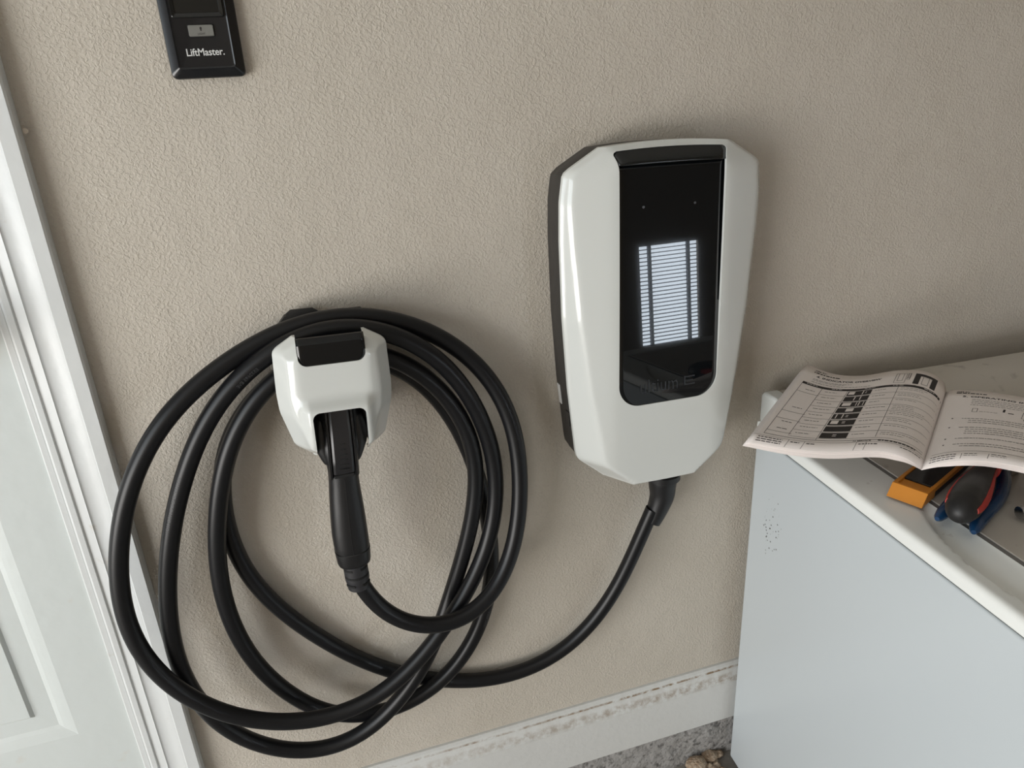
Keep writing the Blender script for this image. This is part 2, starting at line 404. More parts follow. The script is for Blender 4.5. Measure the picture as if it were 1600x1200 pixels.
# ---------------------------------------------------------------- wall charger
CX = .4705; CZ = -.10; ROT = math.radians(1.05)
ch = thing('wall_charger', (CX, 0, -.56), 'white and black electric car charger box mounted on the beige wall', 'charger')
ch_off = Vector((-CX, 0, .56))
def child_fix(o, parent): o.location = -Vector(parent.location); return o
WP = [(-.546, .074), (-.540, .080), (-.508, .118), (-.498, .1205), (-.40, .1315), (-.30, .1385), (-.20, .1415), (-.150, .1410), (-.116, .1365), (-.088, .089), (-.080, .075)]
Wc = outline_width(WP)
def dist_line(u, z, p, q):   # signed distance inside of the chamfer line p->q
    dx, dz = q[0] - p[0], q[1] - p[1]; L = math.hypot(dx, dz)
    return ((u - p[0]) * dz - (z - p[1]) * dx) / L
def Hc(u, z):
    a = abs(u)
    front = .0865 - .042 * (z + .32) - .05 * (z + .32) ** 2
    f2 = front - .27 * (a - .078)
    f1 = .051 + 1.35 * (Wc(z) - a) + .0
    top = front - 1.0 * (z + .1035)
    tc = .058 + .62 * dist_line(a, z, (.089, -.088), (.137, -.116)) * (1)
    bc = .087 + 10 * abs(dist_line(a, z, (.080, -.540), (.118, -.508)))
    bt = .0885 + 2.5 * (z + .545)
    vals = [front, f2, f1, bt]
    if z > -.25: vals += [top, tc]
    if z < -.45: vals.append(bc)
    return max(smin(vals, .0014), .052)
PZ0, PZ1, PW = -.4225, -.0945, .0735
def cfc(z):
    if z > -.3: return rounded_end(z, PZ1, .005, PW + .0045 * min(1, max(0, (z + .116) / .018)) ** 2, -1)
    return rounded_end(z, PZ0, .031, PW - .0, 1) if z > PZ0 else PW - .031
zs = [lerp(-.542, PZ0, i / 34) for i in range(34)] + [PZ0 + .031 * (1 - math.cos(PI / 2 * i / 12)) for i in range(12)] + \
     [lerp(PZ0 + .031, PZ1 - .012, i / 60) for i in range(60)] + [lerp(PZ1 - .012, PZ1, i / 9) for i in range(9)] + [lerp(PZ1, -.0885, i / 5) for i in range(6)]
def arcz(u, z):
    t = min(max((z + .125) / .035, 0), 1); b = min(max((-.515 - z) / .027, 0), 1)
    return .0045 * t * t * max(0, 1 - (u / .089) ** 2) - .004 * b * max(0, 1 - (u / .08) ** 2)
cover, cplace = shell('front_cover', zs, Wc, cfc, Hc, lambda z: PZ0 < z < PZ1, CX, M_white, ch, .046, n1=24, n2=26, zarc=arcz, yrot=ROT, zc=CZ)
child_fix(cover, ch)
# dark back body : same outline, from the wall to the cover
def outline_pts(Wf, z0, z1, n, arc):
    P = []
    for i in range(n + 1): z = lerp(z0, z1, i / n); P.append((Wf(z), z))
    w = Wf(z1); P += [(lerp(w, -w, k / 12), z1) for k in range(1, 12)]
    for i in range(n + 1): z = lerp(z1, z0, i / n); P.append((-Wf(z), z))
    w = Wf(z0); P += [(lerp(-w, w, k / 12), z0) for k in range(1, 12)]
    return [(u, z + arc(u, z)) for u, z in P]
op = outline_pts(Wc, -.542, -.0885, 60, arcz)
R = []
for h, s in ((0.0005, .985), (.018, .99), (.020, .992), (.044, .992), (.0475, .985)):
    R.append([cplace(u * s, -.32 + (z + .32) * s, h) for u, z in op])
body = child_fix(rings('back_body', R, M_body, ch, smooth=35), ch)
# black glossy panel
def Hp(u, z):
    lo_, hi_ = Hc(0, PZ0) - .0012, Hc(0, -.112) - .0062
    main = lerp(lo_, hi_, (z - PZ0) / (-.112 - PZ0))
    return main
V = []; Fc = []; zz = [PZ0 + .031 * (1 - math.cos(PI / 2 * i / 14)) for i in range(14)] + [lerp(PZ0 + .031, -.1095, i / 40) for i in range(41)]
for z in zz:
    c = cfc(z) + .0004
    for i in range(21): u = lerp(-c, c, i / 20); V.append(cplace(u, z, Hp(u, z)))
for j in range(len(zz) - 1):
    for i in range(20): a = j * 21 + i; Fc.append((a, a + 1, a + 22, a + 21))
n0 = len(V)
pan = child_fix(mk('black_panel', V, Fc, M_glass, ch, smooth=30, fixn=False), ch)
sol = pan.modifiers.new('thick', 'SOLIDIFY'); sol.thickness = .003; sol.offset = -1
# upper dark visor strip, tilted back
V = []; Fc = []
zv = [lerp(-.1100, PZ1 + .0003, k / 12) for k in range(13)]
for z in zv:
    c = cfc(z) + .0004
    for i in range(21): u = lerp(-c, c, i / 20); zq = z + arcz(u, z); V.append(cplace(u, zq, Hc(u, zq) - .0016))
for j in range(12):
    for i in range(20): a = j * 21 + i; Fc.append((a, a + 1, a + 22, a + 21))
vis = child_fix(mk('panel_visor', V, Fc, M_lms, ch, smooth=40, fixn=False), ch); s = vis.modifiers.new('thick', 'SOLIDIFY'); s.thickness = .002; s.offset = -1
# indicator dots and embossed wordmark
def on_panel(u, z, lift): return cplace(u, z, Hp(u, z) + lift)
for uu, zd in ((-.0385, -.161), (.0335, -.161)):
    V = [on_panel(uu + .0016 * math.cos(k * PI / 8), zd + .0016 * math.sin(k * PI / 8), .0003) for k in range(16)]
    V += [on_panel(uu + .0018 * math.cos(k * PI / 8), zd + .0018 * math.sin(k * PI / 8), -.0002) for k in range(16)]
    child_fix(mk('indicator_dot', V, [tuple(range(16))] + [(k, (k + 1) % 16, 16 + (k + 1) % 16, 16 + k) for k in range(16)], M_dot, ch), ch)
tv, tf = text_polys('ultium', .0225, bold=-.0001, spacing=1.05, extrude=.0005)
child_fix(mk('embossed_wordmark', [on_panel(-.014 + v.x * .98, -.398 + v.y * 1.2, .0002 + v.z) for v in tv], tf, M_emb, ch), ch)
def emb_bar(u0, u1, z0, z1):
    return [on_panel(u0, z0, .0009), on_panel(u1, z0, .0009), on_panel(u1, z1, .0009), on_panel(u0, z1, .0009), on_panel(u0, z0, -.0004), on_panel(u1, z0, -.0004), on_panel(u1, z1, -.0004), on_panel(u0, z1, -.0004)]
V = []; Fc = []
for b in ((.0255, .040, -.3925, -.3905), (.0255, .037, -.398, -.396), (.0255, .040, -.4035, -.4015), (.0235, .0255, -.4035, -.3905)):
    k = len(V); V += emb_bar(*b); Fc += [(k, k + 1, k + 2, k + 3), (k, k + 4, k + 5, k + 1), (k + 1, k + 5, k + 6, k + 2), (k + 2, k + 6, k + 7, k + 3), (k + 3, k + 7, k + 4, k)]
child_fix(mk('embossed_emblem', V, Fc, M_emb, ch), ch)
# sticker and notch on the left side of the body
V = [cplace(-.1255 , -.415, .008), cplace(-.1255, -.415, .026), cplace(-.1215, -.455, .026), cplace(-.1215, -.455, .008)]
def side_pt(z, h, out): s = .990; return cplace(-(Wc(z) * s + out), z, h)
V = [side_pt(-.408, .004, .0006), side_pt(-.408, .013, .0006), side_pt(-.438, .013, .0006), side_pt(-.438, .004, .0006),
     side_pt(-.408, .004, -.001), side_pt(-.408, .013, -.001), side_pt(-.438, .013, -.001), side_pt(-.438, .004, -.001)]
child_fix(mk('sticker', V, [(0, 1, 2, 3), (0, 4, 5, 1), (1, 5, 6, 2), (2, 6, 7, 3), (3, 7, 4, 0)], M_label, ch), ch)['label'] = 'white rating sticker on the dark side'
# small latch clips on the top left bevel
V = []
child_fix(box('side_clip', tuple(side_pt(-.44, .030, .0015)), tuple(side_pt(-.46, .042, -.004)), M_body, ch), ch)

# ---------------------------------------------------------------- connector holster
HX = .0305; HROT = math.radians(1.6); HZc = -.27
ho = thing('connector_holster', (.03, 0, -.41), 'white connector holster on the wall inside the coiled black cable', 'holster')
WH = [(-.416, .024), (-.411, .034), (-.398, .0535), (-.352, .0655), (-.33, .0665), (-.277, .0645), (-.2625, .0405), (-.258, .034)]
Wh0 = outline_width(WH)
def Wh(z): return max(Wh0(z), .0345)
T0, CV1 = -.2915, -.3435
def cfh(z):
    if z > T0: return rounded_end(z, T0, .010, .0375, 1)
    if z < CV1: return rounded_end(z, CV1, .0085, .0300, -1)
    return lerp(.023, .0275, (z - CV1) / (T0 - CV1))
def Hh(u, z):
    a = abs(u)
    front = .106 - .03 * (z + .33)
    f2 = front - .48 * (a - .041); f1 = .078 + 1.5 * (Wh(z) - a)
    top = front - 1.3 * (z + .2665)
    tc = .086 + 1.1 * dist_line(a, z, (.0405, -.2625), (.0645, -.277))
    bc = .082 + 1.6 * abs(dist_line(a, z, (.034, -.411), (.0535, -.398))); bt = .088 + 1.6 * (z + .413)
    v = [front, f2, f1]
    if z > -.30: v += [tc] + ([top] if a > .0 else [])
    if z < -.37: v += [bc, bt]
    h = max(smin(v, .0008), .078)
    # raised hood around the cavity
    du = max(0, a - .0315); dz = max(0, z - CV1); d = math.hypot(du, dz)
    fade = min(1, max(0, (z + .415) / .03))
    h += .013 * math.exp(-(d / .0085) ** 2) * (.35 + .65 * min(1, max(0, (z + .41) / .05))) * fade
    return h
zs = [lerp(-.4125, CV1 - .0085, i / 34) for i in range(34)] + [CV1 - .0085 * math.cos(PI / 2 * (1 - i / 9)) for i in range(0)] + \
     [CV1 - .0085 + .0085 * math.sin(PI / 2 * i / 9) for i in range(9)] + [lerp(CV1, T0, i / 18) for i in range(18)] + \
     [T0 + .010 * (1 - math.cos(PI / 2 * i / 9)) for i in range(9)] + [lerp(T0 + .010, -.2625, i / 14) for i in range(15)]
hcov, hplace = shell('front_cover', zs, Wh, cfh, Hh, lambda z: z > T0 or z < CV1, HX, M_white, ho, .073, n1=22, n2=20, holed=.006, yrot=HROT, zc=HZc)
child_fix(hcov, ho)
# black inset panel at the top
V = []; Fc = []; zz = [T0 + .010 * (1 - math.cos(PI / 2 * i / 9)) for i in range(9)] + [lerp(T0 + .010, -.2605, i / 16) for i in range(17)]
for z in zz:
    c = cfh(z) + .0003
    for i in range(17):
        u = lerp(-c, c, i / 16); V.append(hplace(u, z, .106 - .03 * (z + .33) - 1.3 * max(0, z + .2665) - .0016))
for j in range(len(zz) - 1):
    for i in range(16): a = j * 17 + i; Fc.append((a, a + 1, a + 18, a + 17))
pp = child_fix(mk('black_panel', V, Fc, M_glass, ho, smooth=20, fixn=False), ho); s = pp.modifiers.new('thick', 'SOLIDIFY'); s.thickness = .004; s.offset = -1
# cavity walls (a dark socket behind the opening)
def loft_box(name, secs, m, parent):
    R = []
    for h, u0, u1, z0, z1 in secs: R.append([hplace(u0, z0, h), hplace(u1, z0, h), hplace(u1, z1, h), hplace(u0, z1, h)])
    return child_fix(rings(name, R, m, parent, smooth=30), parent)
def open_socket():
    V = []; Fc = []
    def ring_(h, w, zt, zb): 
        k = len(V); V.extend([hplace(-w, zb, h), hplace(-w, zt - .008, h), hplace(-w + .008, zt, h), hplace(w - .008, zt, h), hplace(w, zt - .008, h), hplace(w, zb, h)]); return k
    ks = [ring_(.094, .0318, CV1 + .001, -.398), ring_(.058, .0305, CV1 + .001, -.398), ring_(.057, .030, CV1 + .001, -.398)]
    for a, b in zip(ks, ks[1:]):
        for i in range(5): Fc.append((a + i, a + i + 1, b + i + 1, b + i))
    Fc.append(tuple(range(ks[-1], ks[-1] + 6)))
    o = child_fix(mk('socket_well', V, Fc, M_void, ho, smooth=30), ho); s = o.modifiers.new('t', 'SOLIDIFY'); s.thickness = .001; s.offset = 0
open_socket()
loft_box('neck', [(.000, -.034, .034, -.395, -.300), (.052, -.030, .030, -.39, -.302), (.0565, -.030, .030, -.39, -.302)], M_body, ho)
# rear plate with upward wings that keep the coil in place
pl = [(-.058, -.272), (-.046, -.2575), (.046, -.2575), (.058, -.272), (.052, -.38), (.035, -.402), (-.035, -.402), (-.052, -.38)]
child_fix(rings('rear_plate', [[hplace(u, z, h) for u, z in pl] for h in (.0003, .008, .010)], M_body, ho, smooth=30), ho)
child_fix(rings('top_hook', [[hplace(u, z, h) for u, z in ((-.044, -.2540), (-.038, -.2495), (-.012, -.2495), (-.006, -.2540), (-.006, -.262), (-.044, -.262))] for h in (.0105, .0125)], M_body, ho, smooth=30), ho)

# ---------------------------------------------------------------- charging cable with its plug
cb = thing('charging_cable', (at(557, 905, .085)), 'thick black charging cable coiled around the white holster, plug hanging down', 'cable')
path = [(553, 893, .094), (561, 915, .094), (575, 940, .096), (605, 965, .099), (648, 983, .103), (690, 984, .106), (735, 968, .103), (770, 935, .095), (797, 880, .085), (811, 820, .078), (814, 760, .07), (810, 692, .062), (795, 637, .054), (762, 582, .046), (712, 537, .039), (662, 511, .035),
 (612, 496, .034), (550, 490, .034), (473, 501, .036), (400, 535, .042), (350, 567, .048), (300, 606, .055), (255, 652, .060), (222, 707, .063), (199, 765, .064), (186, 830, .064), (183, 895, .064), (189, 949, .064), (207, 1004, .066), (240, 1050, .070),
 (281, 1084, .074), (337, 1113, .077), (412, 1130, .080), (487, 1128, .082), (562, 1107, .084), (619, 1068, .085), (668, 1018, .083), (705, 965, .076), (738, 912, .068), (767, 840, .06), (778, 765, .056), (770, 697, .054), (750, 645, .056),
 (728, 605, .057), (699, 569, .058), (662, 540, .058), (612, 516, .058), (560, 506, .058), (508, 508, .058), (455, 527, .058), (400, 562, .056), (352, 610, .054), (318, 660, .052), (296, 715, .050), (279, 770, .049), (266, 835, .048), (261, 900, .047),
 (263, 975, .047), (278, 1042, .047), (303, 1090, .047), (340, 1132, .048), (396, 1163, .050), (464, 1177, .053), (525, 1170, .057), (581, 1140, .060), (634, 1083, .061), (670, 1028, .059), (692, 968, .053), (712, 905, .050), (732, 840, .050), (746, 765, .050), (743, 700, .050),
 (720, 645, .050), (687, 602, .050), (650, 573, .050), (612, 553, .050), (560, 542, .050), (505, 546, .050), (460, 562, .050), (430, 585, .050), (400, 617, .050), (375, 652, .049), (354, 702, .047), (343, 760, .045), (337, 830, .043), (341, 900, .040),
 (354, 957, .038), (382, 1016, .037), (421, 1062, .036), (470, 1098, .036), (520, 1119, .036), (575, 1121, .036), (637, 1101, .036), (680, 1076, .037), (715, 1040, .037), (743, 997, .036), (762, 945, .032), (771, 890, .028), (768, 845, .024), (759, 790, .021), (747, 740, .020), (729, 692, .020), (707, 650, .020),
 (680, 612, .021), (645, 582, .023), (605, 560, .025), (555, 551, .025), (500, 555, .025), (450, 572, .025), (410, 605, .024), (375, 645, .022), (352, 690, .020), (343, 745, .019), (347, 800, .0185), (360, 848, .018), (384, 898, .018), (431, 948, .018), (487, 989, .0165), (555, 1028, .0135), (619, 1052, .0132), (680, 1063, .0132), (750, 1065, .015),
 (830, 1046, .020), (897, 1004, .026), (948, 945, .031), (981, 885, .036), (1005, 828, .040), (1020, 795, .042)]
CP = catmull([at(*p) for p in path], 8)
RC = .0112
P = smooth_path(resample(CP, 900), 60)
child_fix(tube('cord', P, RC, M_cable, cb, n=20), cb)
# embossed print along the cord
def cord_text(i0, txt, angle, size=.0062):
    tv, tf = text_polys(txt, size, align='LEFT')
    d = [0]
    for a, b in zip(P, P[1:]): d.append(d[-1] + (b - a).length)
    fr = frames(P)
    V = []; j = i0
    for v in tv:
        s = d[i0] + v.x; k = i0
        while k < len(d) - 2 and d[k + 1] < s: k += 1
        p, t, N, B = fr[k]; t_ = (s - d[k]) / max(d[k + 1] - d[k], 1e-6); p = P[k].lerp(P[k + 1], t_)
        Nw = Vector((0, -1, 0)) - t * -t.y; Nw.normalize(); Bw = t.cross(Nw)
        th = angle + v.y / RC
        V.append(p + (Nw * math.cos(th) + Bw * math.sin(th)) * (RC + .00012))
    child_fix(mk('printed_text', V, tf, M_print, cb), cb)
for u_, v_, t_, an in ((290, 738, 'E532695  EVE 3/C 105C 600V', .45), (400, 562, 'E532695 EVE', -.3), (731, 842, '105C WATER RESISTANT', .5), (897, 1004, '105C 600V', .3)):
    tgt = at(u_, v_, .05); cord_text(min(range(len(P) - 90), key=lambda i: (P[i] - tgt).length), t_, an)
# plug body
def plug_pt(s): return Vector((interp(s, [(0, .0290), (.25, .0262), (.6, .0215), (.85, .0195), (1, .0195)]), -interp(s, [(0, .074), (.15, .080), (.40, .090), (1, .094)]), lerp(-.325, -.552, s)))
def supersec(c, a, b, n=36, e=2.5, flat=0.0):
    out = []
    for k in range(n):
        t = 2 * PI * k / n; ct, st = math.cos(t), math.sin(t)
        out.append(Vector((c.x + a * math.copysign(abs(ct) ** (2 / e), ct), c.y - b * math.copysign(abs(st) ** (2 / e), st), c.z)))
    return out
prof = [(0, .0235, .020), (.10, .0245, .0215), (.18, .0250, .022), (.26, .0262, .0225), (.31, .0255, .0225), (.37, .0225, .0215), (.42, .0193, .0205), (.47, .0180, .0200), (.54, .0182, .0198), (.62, .0195, .0200), (.72, .0210, .0210), (.84, .0222, .0215), (.945, .0222, .0212), (.955, .0215, .0205)]
cprof = []
for i in range(61):
    s = i / 60 * .955; cprof.append((s, interp(s, [(a, b) for a, b, c in prof]), interp(s, [(a, c) for a, b, c in prof])))
for _ in range(3):
    cprof = [cprof[0]] + [(cprof[i][0], (cprof[i - 1][1] + cprof[i][1] * 2 + cprof[i + 1][1]) / 4, (cprof[i - 1][2] + cprof[i][2] * 2 + cprof[i + 1][2]) / 4) for i in range(1, 60)] + [cprof[-1]]
child_fix(rings('plug_body', [supersec(plug_pt(s), a, b) for s, a, b in cprof], M_plug, cb, smooth=50), cb)
child_fix(rings('plug_collar', [supersec(plug_pt(s), a, b) for s, a, b in ((.956, .0212, .0205), (.960, .0223, .0214), (1.03, .0213, .0210), (1.045, .0203, .0200), (1.05, .0185, .0185))], M_plug, cb, smooth=40), cb)
# seam down the middle
sm = [plug_pt(s) + Vector((0, -interp(s, [(a, c) for a, b, c in cprof]) - .00015, 0)) for s in [lerp(.50, .955, k / 16) for k in range(17)]]
child_fix(tube('moulding_seam', sm, .00035, M_plugg, cb, n=6, up=Vector((1, 0, 0))), cb)
# release lever
def lever():
    secs = []
    for k in range(25):
        s = lerp(.05, .455, k / 24); c = plug_pt(s); hb = interp(s, [(a, cc) for a, b, cc in cprof]); hw = lerp(.0112, .0122, k / 24)
        top = hb + .0035 - (.002 * max(0, (k - 20) / 4)); lowr = hb - .004
        secs.append([c + Vector((-hw, -lowr, 0)), c + Vector((-hw, -(top - .0015), 0)), c + Vector((-hw * .8, -top, 0)), c + Vector((hw * .8, -top, 0)), c + Vector((hw, -(top - .0015), 0)), c + Vector((hw, -lowr, 0))])
    child_fix(rings('release_lever', secs, M_plugg, cb, smooth=30), cb)
    for k in range(6):
        s = lerp(.285, .425, k / 5); c = plug_pt(s); hb = interp(s, [(a, cc) for a, b, cc in cprof]) + .0034; wv = lerp(.0035, .0065, k / 5)
        V = [c + Vector((-wv * .8, -hb, .0004)), c + Vector((wv, -hb, .0007)), c + Vector((wv, -hb, -.0012)), c + Vector((-wv * .2, -hb - .0009, -.0014)), c + Vector((wv, -hb - .0012, -.0003))]
        child_fix(mk('grip_ridge', V, [(0, 1, 4), (0, 4, 3), (3, 4, 2), (1, 2, 4), (0, 3, 2, 1)], M_void, cb), cb)
    for sx in (-1, 1):
        R = []
        for k in range(25):
            s = lerp(.05, .48, k / 24); c = plug_pt(s); hb = interp(s, [(a, cc) for a, b, cc in cprof]); hw = lerp(.0143, .0152, k / 24) * sx
            R.append([c + Vector((hw - .0015, -hb + .004, 0)), c + Vector((hw - .0012, -hb - .0012, 0)), c + Vector((hw + .0012, -hb - .0010, 0)), c + Vector((hw + .003, -hb + .004, 0))])
        child_fix(rings('lever_guard', R, M_plug, cb, smooth=30), cb)
    c = plug_pt(.47); hb = interp(.47, [(a, cc) for a, b, cc in cprof])
    child_fix(box('lever_gap', tuple(c + Vector((-.0120, -hb - .0008, .0022))), tuple(c + Vector((.0120, -hb + .004, -.0022))), M_void, cb, bevel=.001), cb)
    # side lobes of the grip
    for sx in (-1, 1):
        L = [plug_pt(s) + Vector((sx * x, -.006, 0)) for s, x in ((.16, .0205), (.22, .0215), (.28, .0215), (.34, .019), (.42, .0145))]
        child_fix(tube('side_lobe', catmull(L, 5), lambda t: (.004 + .0085 * math.sin(PI * min(1, t * 1.0)) ** .5 * (1 - .3 * t)), M_plug, cb, n=16), cb)
lever()
# strain relief at the plug, with slots
e0 = plug_pt(1.045); e1 = at(561, 915, .094)
Ls = [lerp(e0, e1, k / 10) for k in range(11)]
Ls = [e0.lerp(e1, k / 10) for k in range(11)]
child_fix(tube('plug_strain_relief', Ls, lambda t: .0155 if t < .8 else .0142, M_relief, cb, n=24), cb)
for q, t in enumerate((.2, .5, .78)):
    c = e0.lerp(e1, t); ax = (e1 - e0).normalized(); fr = frames([e0, e1])[0]
    for a0, a1 in (((-1.25, -.35), (.35, 1.25)) if q != 1 else ((-1.3, 1.3),)):
        R = []
        for k in range(9):
            th = lerp(a0, a1, k / 8); n = fr[2] * math.cos(th) + fr[3] * math.sin(th)
            R.append([c + n * .0150 - ax * .0017, c + n * .0159 - ax * .0015, c + n * .0159 + ax * .0015, c + n * .0150 + ax * .0017])
        child_fix(rings('relief_slot', R, M_void, cb, smooth=60), cb)
# strain relief at the charger
a0 = at(1036, 737, .040); a1 = at(1018, 815, .041)
mid = at(1034, 775, .041)
LS = resample(catmull([a0, at(1035, 757, .040), mid, at(1025, 800, .0405), a1], 6), 30)
child_fix(tube('charger_strain_relief', LS, lambda t: .0262 if t < .12 else (.0215 if t < .18 else lerp(.0215, .0135, (t - .18) / .82)), M_plug, cb, n=28), cb)

# ---------------------------------------------------------------- garage door wall control
lm = thing('wall_control', (-.047, 0, .013), 'black garage door control with a grey light button, high on the wall left', 'control')
def lmp(u, z, h): return Vector((-.0475 + u, -h, .0125 + z))
def rrect(w, h0, h1, r, n=6):
    P = []
    for cx, cz, a in ((w - r, h0 + r, -PI / 2), (w - r, h1 - r, 0), (-w + r, h1 - r, PI / 2), (-w + r, h0 + r, PI)):
        P += [(cx + r * math.cos(a + PI / 2 * k / n), cz + r * math.sin(a + PI / 2 * k / n)) for k in range(n + 1)]
    return P
R = []
for h, w, i, r in ((.0003, .0370, 0, .006), (.0080, .0370, 0, .006), (.0095, .0364, .001, .0055), (.0148, .0288, .0085, .003), (.0156, .0280, .0093, .003), (.0150, .0270, .0103, .003), (.0148, .0264, .0110, .003)):
    R.append([lmp(u, z, h) for u, z in rrect(w, i, .128 - i, r)])
child_fix(rings('housing', R, M_lm, lm, smooth=20), lm)
R = [[lmp(u, z, h) for u, z in rrect(w, .0575 + i, .108 - i, .002)] for h, w, i in ((.0140, .0252, 0), (.0172, .0252, 0), (.0176, .0247, .0006), (.0168, .0215, .0040), (.0160, .0212, .0043))]
child_fix(rings('display', R, M_lms, lm, smooth=20), lm)
R = [[lmp(.0003 + u, z, h) for u, z in rrect(w, .0395 + i, .0508 - i, .0015)] for h, w, i in ((.0140, .0130, -.0006), (.0152, .0130, -.0006))]
child_fix(rings('button_recess', R, M_void, lm, smooth=20), lm)
R = [[lmp(.0003 + u, z, h) for u, z in rrect(w, .0398 + i, .0505 - i, .0014)] for h, w, i in ((.0152, .0122, 0), (.0164, .0122, 0), (.0170, .0117, .0005))]
btn = child_fix(rings('light_button', R, M_btn, lm, smooth=20), lm)
tv, tf = text_polys('LiftMaster.', .0098, bold=.00013, spacing=.98)
child_fix(mk('wordmark', [lmp(.0005 + v.x * .92, .0247 + v.y, .01505) for v in tv], tf, M_ink, lm), lm)['label'] = 'white lettering LiftMaster'
tv, tf = text_polys('LIGHT', .0026)
V = [lmp(.0003 + v.x, .0420 + v.y, .01715) for v in tv]; Fc = list(tf)
k = len(V); V += [lmp(.0003 + .0011 * math.cos(a * PI / 6), .0473 + .0013 * math.sin(a * PI / 6), .01715) for a in range(12)]; Fc.append(tuple(range(k, k + 12)))
k = len(V); V += [lmp(.0003 + a, .0447 + b, .01715) for a, b in ((-.0005, 0), (.0005, 0), (.0007, .0016), (-.0007, .0016))]; Fc.append((k, k + 1, k + 2, k + 3))
child_fix(mk('bulb_symbol', V, Fc, M_pink, lm), lm)

# ---------------------------------------------------------------- nail in the wall
nl = at(43, 204, 0)
o = tube('nail', [nl + Vector((0, 0.002, 0)), nl + Vector((0, -.006, 0)), nl + Vector((0, -.0062, 0)), nl + Vector((0, -.0075, 0))], lambda t: .001 if t < .5 else .0028, M_steel, n=12)
o['label'] = 'tiny nail head sticking out of the wall beside the door casing'; o['category'] = 'nail'

# ---------------------------------------------------------------- washing machine
A = math.atan2(-.058, .998)
wm = thing('washing_machine', (.6545, -.030, 0), 'white top load washing machine with grimy side against the wall', 'washing machine', rotz=A)
LW, LD = .68, .70
box('cabinet', (0, -LD, ZF + .02), (LW, 0, -.5365), M_wash, wm, bevel=.004)
box('top_seam', (.003, -LD + .003, -.5368), (LW - .003, -.003, -.5330), M_rust, wm)
for sx in (.05, LW - .05):
    for sy in (-.05, -LD + .05): box('foot', (sx - .02, sy - .02, ZF), (sx + .02, sy + .02, ZF + .021), M_tblk, wm)
# deck with rounded edge and finger scoop : section over x, heightfield over y
DT = -.5165
LX0, LX1, LY0, LY1 = .071, .62, -.66, -.125
def deck():
    xs = [0.0005, .0, .0004, .0014, .0038, .0062, .009] + [lerp(.0105, LX0 - .002, k / 20) for k in range(21)] + [LX0]
    zs = [-.5335, -.528, -.5235, -.5200, -.5178, DT - .0003, DT] + [DT] * 22
    ny = 130; V = []; Fc = []
    for j in range(ny + 1):
        y = lerp(-LD, 0, j / ny)
        for x, z in zip(xs, zs):
            # crescent scoop: deepest along its curved outer edge, running to nothing at the lid
            s = (-.262 - y) / .30
            if 0 < s < 1 and x > .015:
                edge = LX0 - .004 - .047 * math.sin(PI * min(s, 1)) ** .75
                if x > edge: z -= .012 * math.sin(PI * s) ** .6 * min(1, (x - edge) / .006) * max(0, 1 - (x - edge) / (LX0 - edge + 1e-6)) ** .8
            V.append((x, y, z))
    n = len(xs)
    for j in range(ny):
        for i in range(n - 1): a = j * n + i; Fc.append((a, a + 1, a + n + 1, a + n))
    def q(*p): k = len(V); V.extend(p); Fc.append((k, k + 1, k + 2, k + 3))
    q((LX0, LY1, DT), (LW, LY1, DT), (LW, 0, DT), (LX0, 0, DT)); q((LX1, LY0, DT), (LW, LY0, DT), (LW, LY1, DT), (LX1, LY1, DT)); q((LX0, -LD, DT), (LW, -LD, DT), (LW, LY0, DT), (LX0, LY0, DT))
    q((LW, -LD, DT), (LW, 0, DT), (LW, 0, -.5335), (LW, -LD, -.5335)); q((0, -LD, -.5335), (LW, -LD, -.5335), (LW, -LD, DT), (0, -LD, DT)); q((0, 0, -.5335), (LW, 0, -.5335), (LW, 0, DT), (0, 0, DT))
    q((LX0, LY0, DT), (LX0, LY1, DT), (LX0, LY1, DT - .012), (LX0, LY0, DT - .012)); q((LX0, LY1, DT), (LX1, LY1, DT), (LX1, LY1, DT - .012), (LX0, LY1, DT - .012))
    q((LX1, LY0, DT), (LX1, LY1, DT), (LX1, LY1, DT - .012), (LX1, LY0, DT - .012)); q((LX0, LY0, DT), (LX1, LY0, DT), (LX1, LY0, DT - .012), (LX0, LY0, DT - .012))
    q((0, -LD, -.5335), (LW, -LD, -.5335), (LW, 0, -.5335), (0, 0, -.5335))
    return mk('top_deck', V, Fc, M_deck, wm, smooth=35, fixn=True)
deck()
box('lid_gasket', (LX0 + .0002, LY0 + .001, DT - .011), (LX1 - .001, LY1 - .001, DT - .0016), M_rim, wm)
box('lid', (LX0 + .0075, LY0 + .005, DT - .0016), (LX1 - .005, LY1 - .005, DT + .0005), M_lid, wm, bevel=.0012)
# low rear console and its white end cap
sec = [(0.0, DT + .0005), (0.0, -.470), (-.004, -.4665), (-.035, -.4665), (-.060, -.4745), (-.105, -.508), (-.112, DT + .0005)]
prism('console', [Vector((0, y, z)) for y, z in sec], [(.030, 0, 0), (LW, 0, 0)], M_lid, wm, bevel=.003)
sec = [(0.001, DT + .0002), (0.001, -.471), (-.003, -.4645), (-.035, -.4635), (-.062, -.4715), (-.108, -.507), (-.116, DT + .0002)]
V = []; 
prism('end_cap', [Vector((0, y, z)) for y, z in sec], [(.002, 0, 0), (.0295, 0, 0)], M_white, wm, bevel=.006)

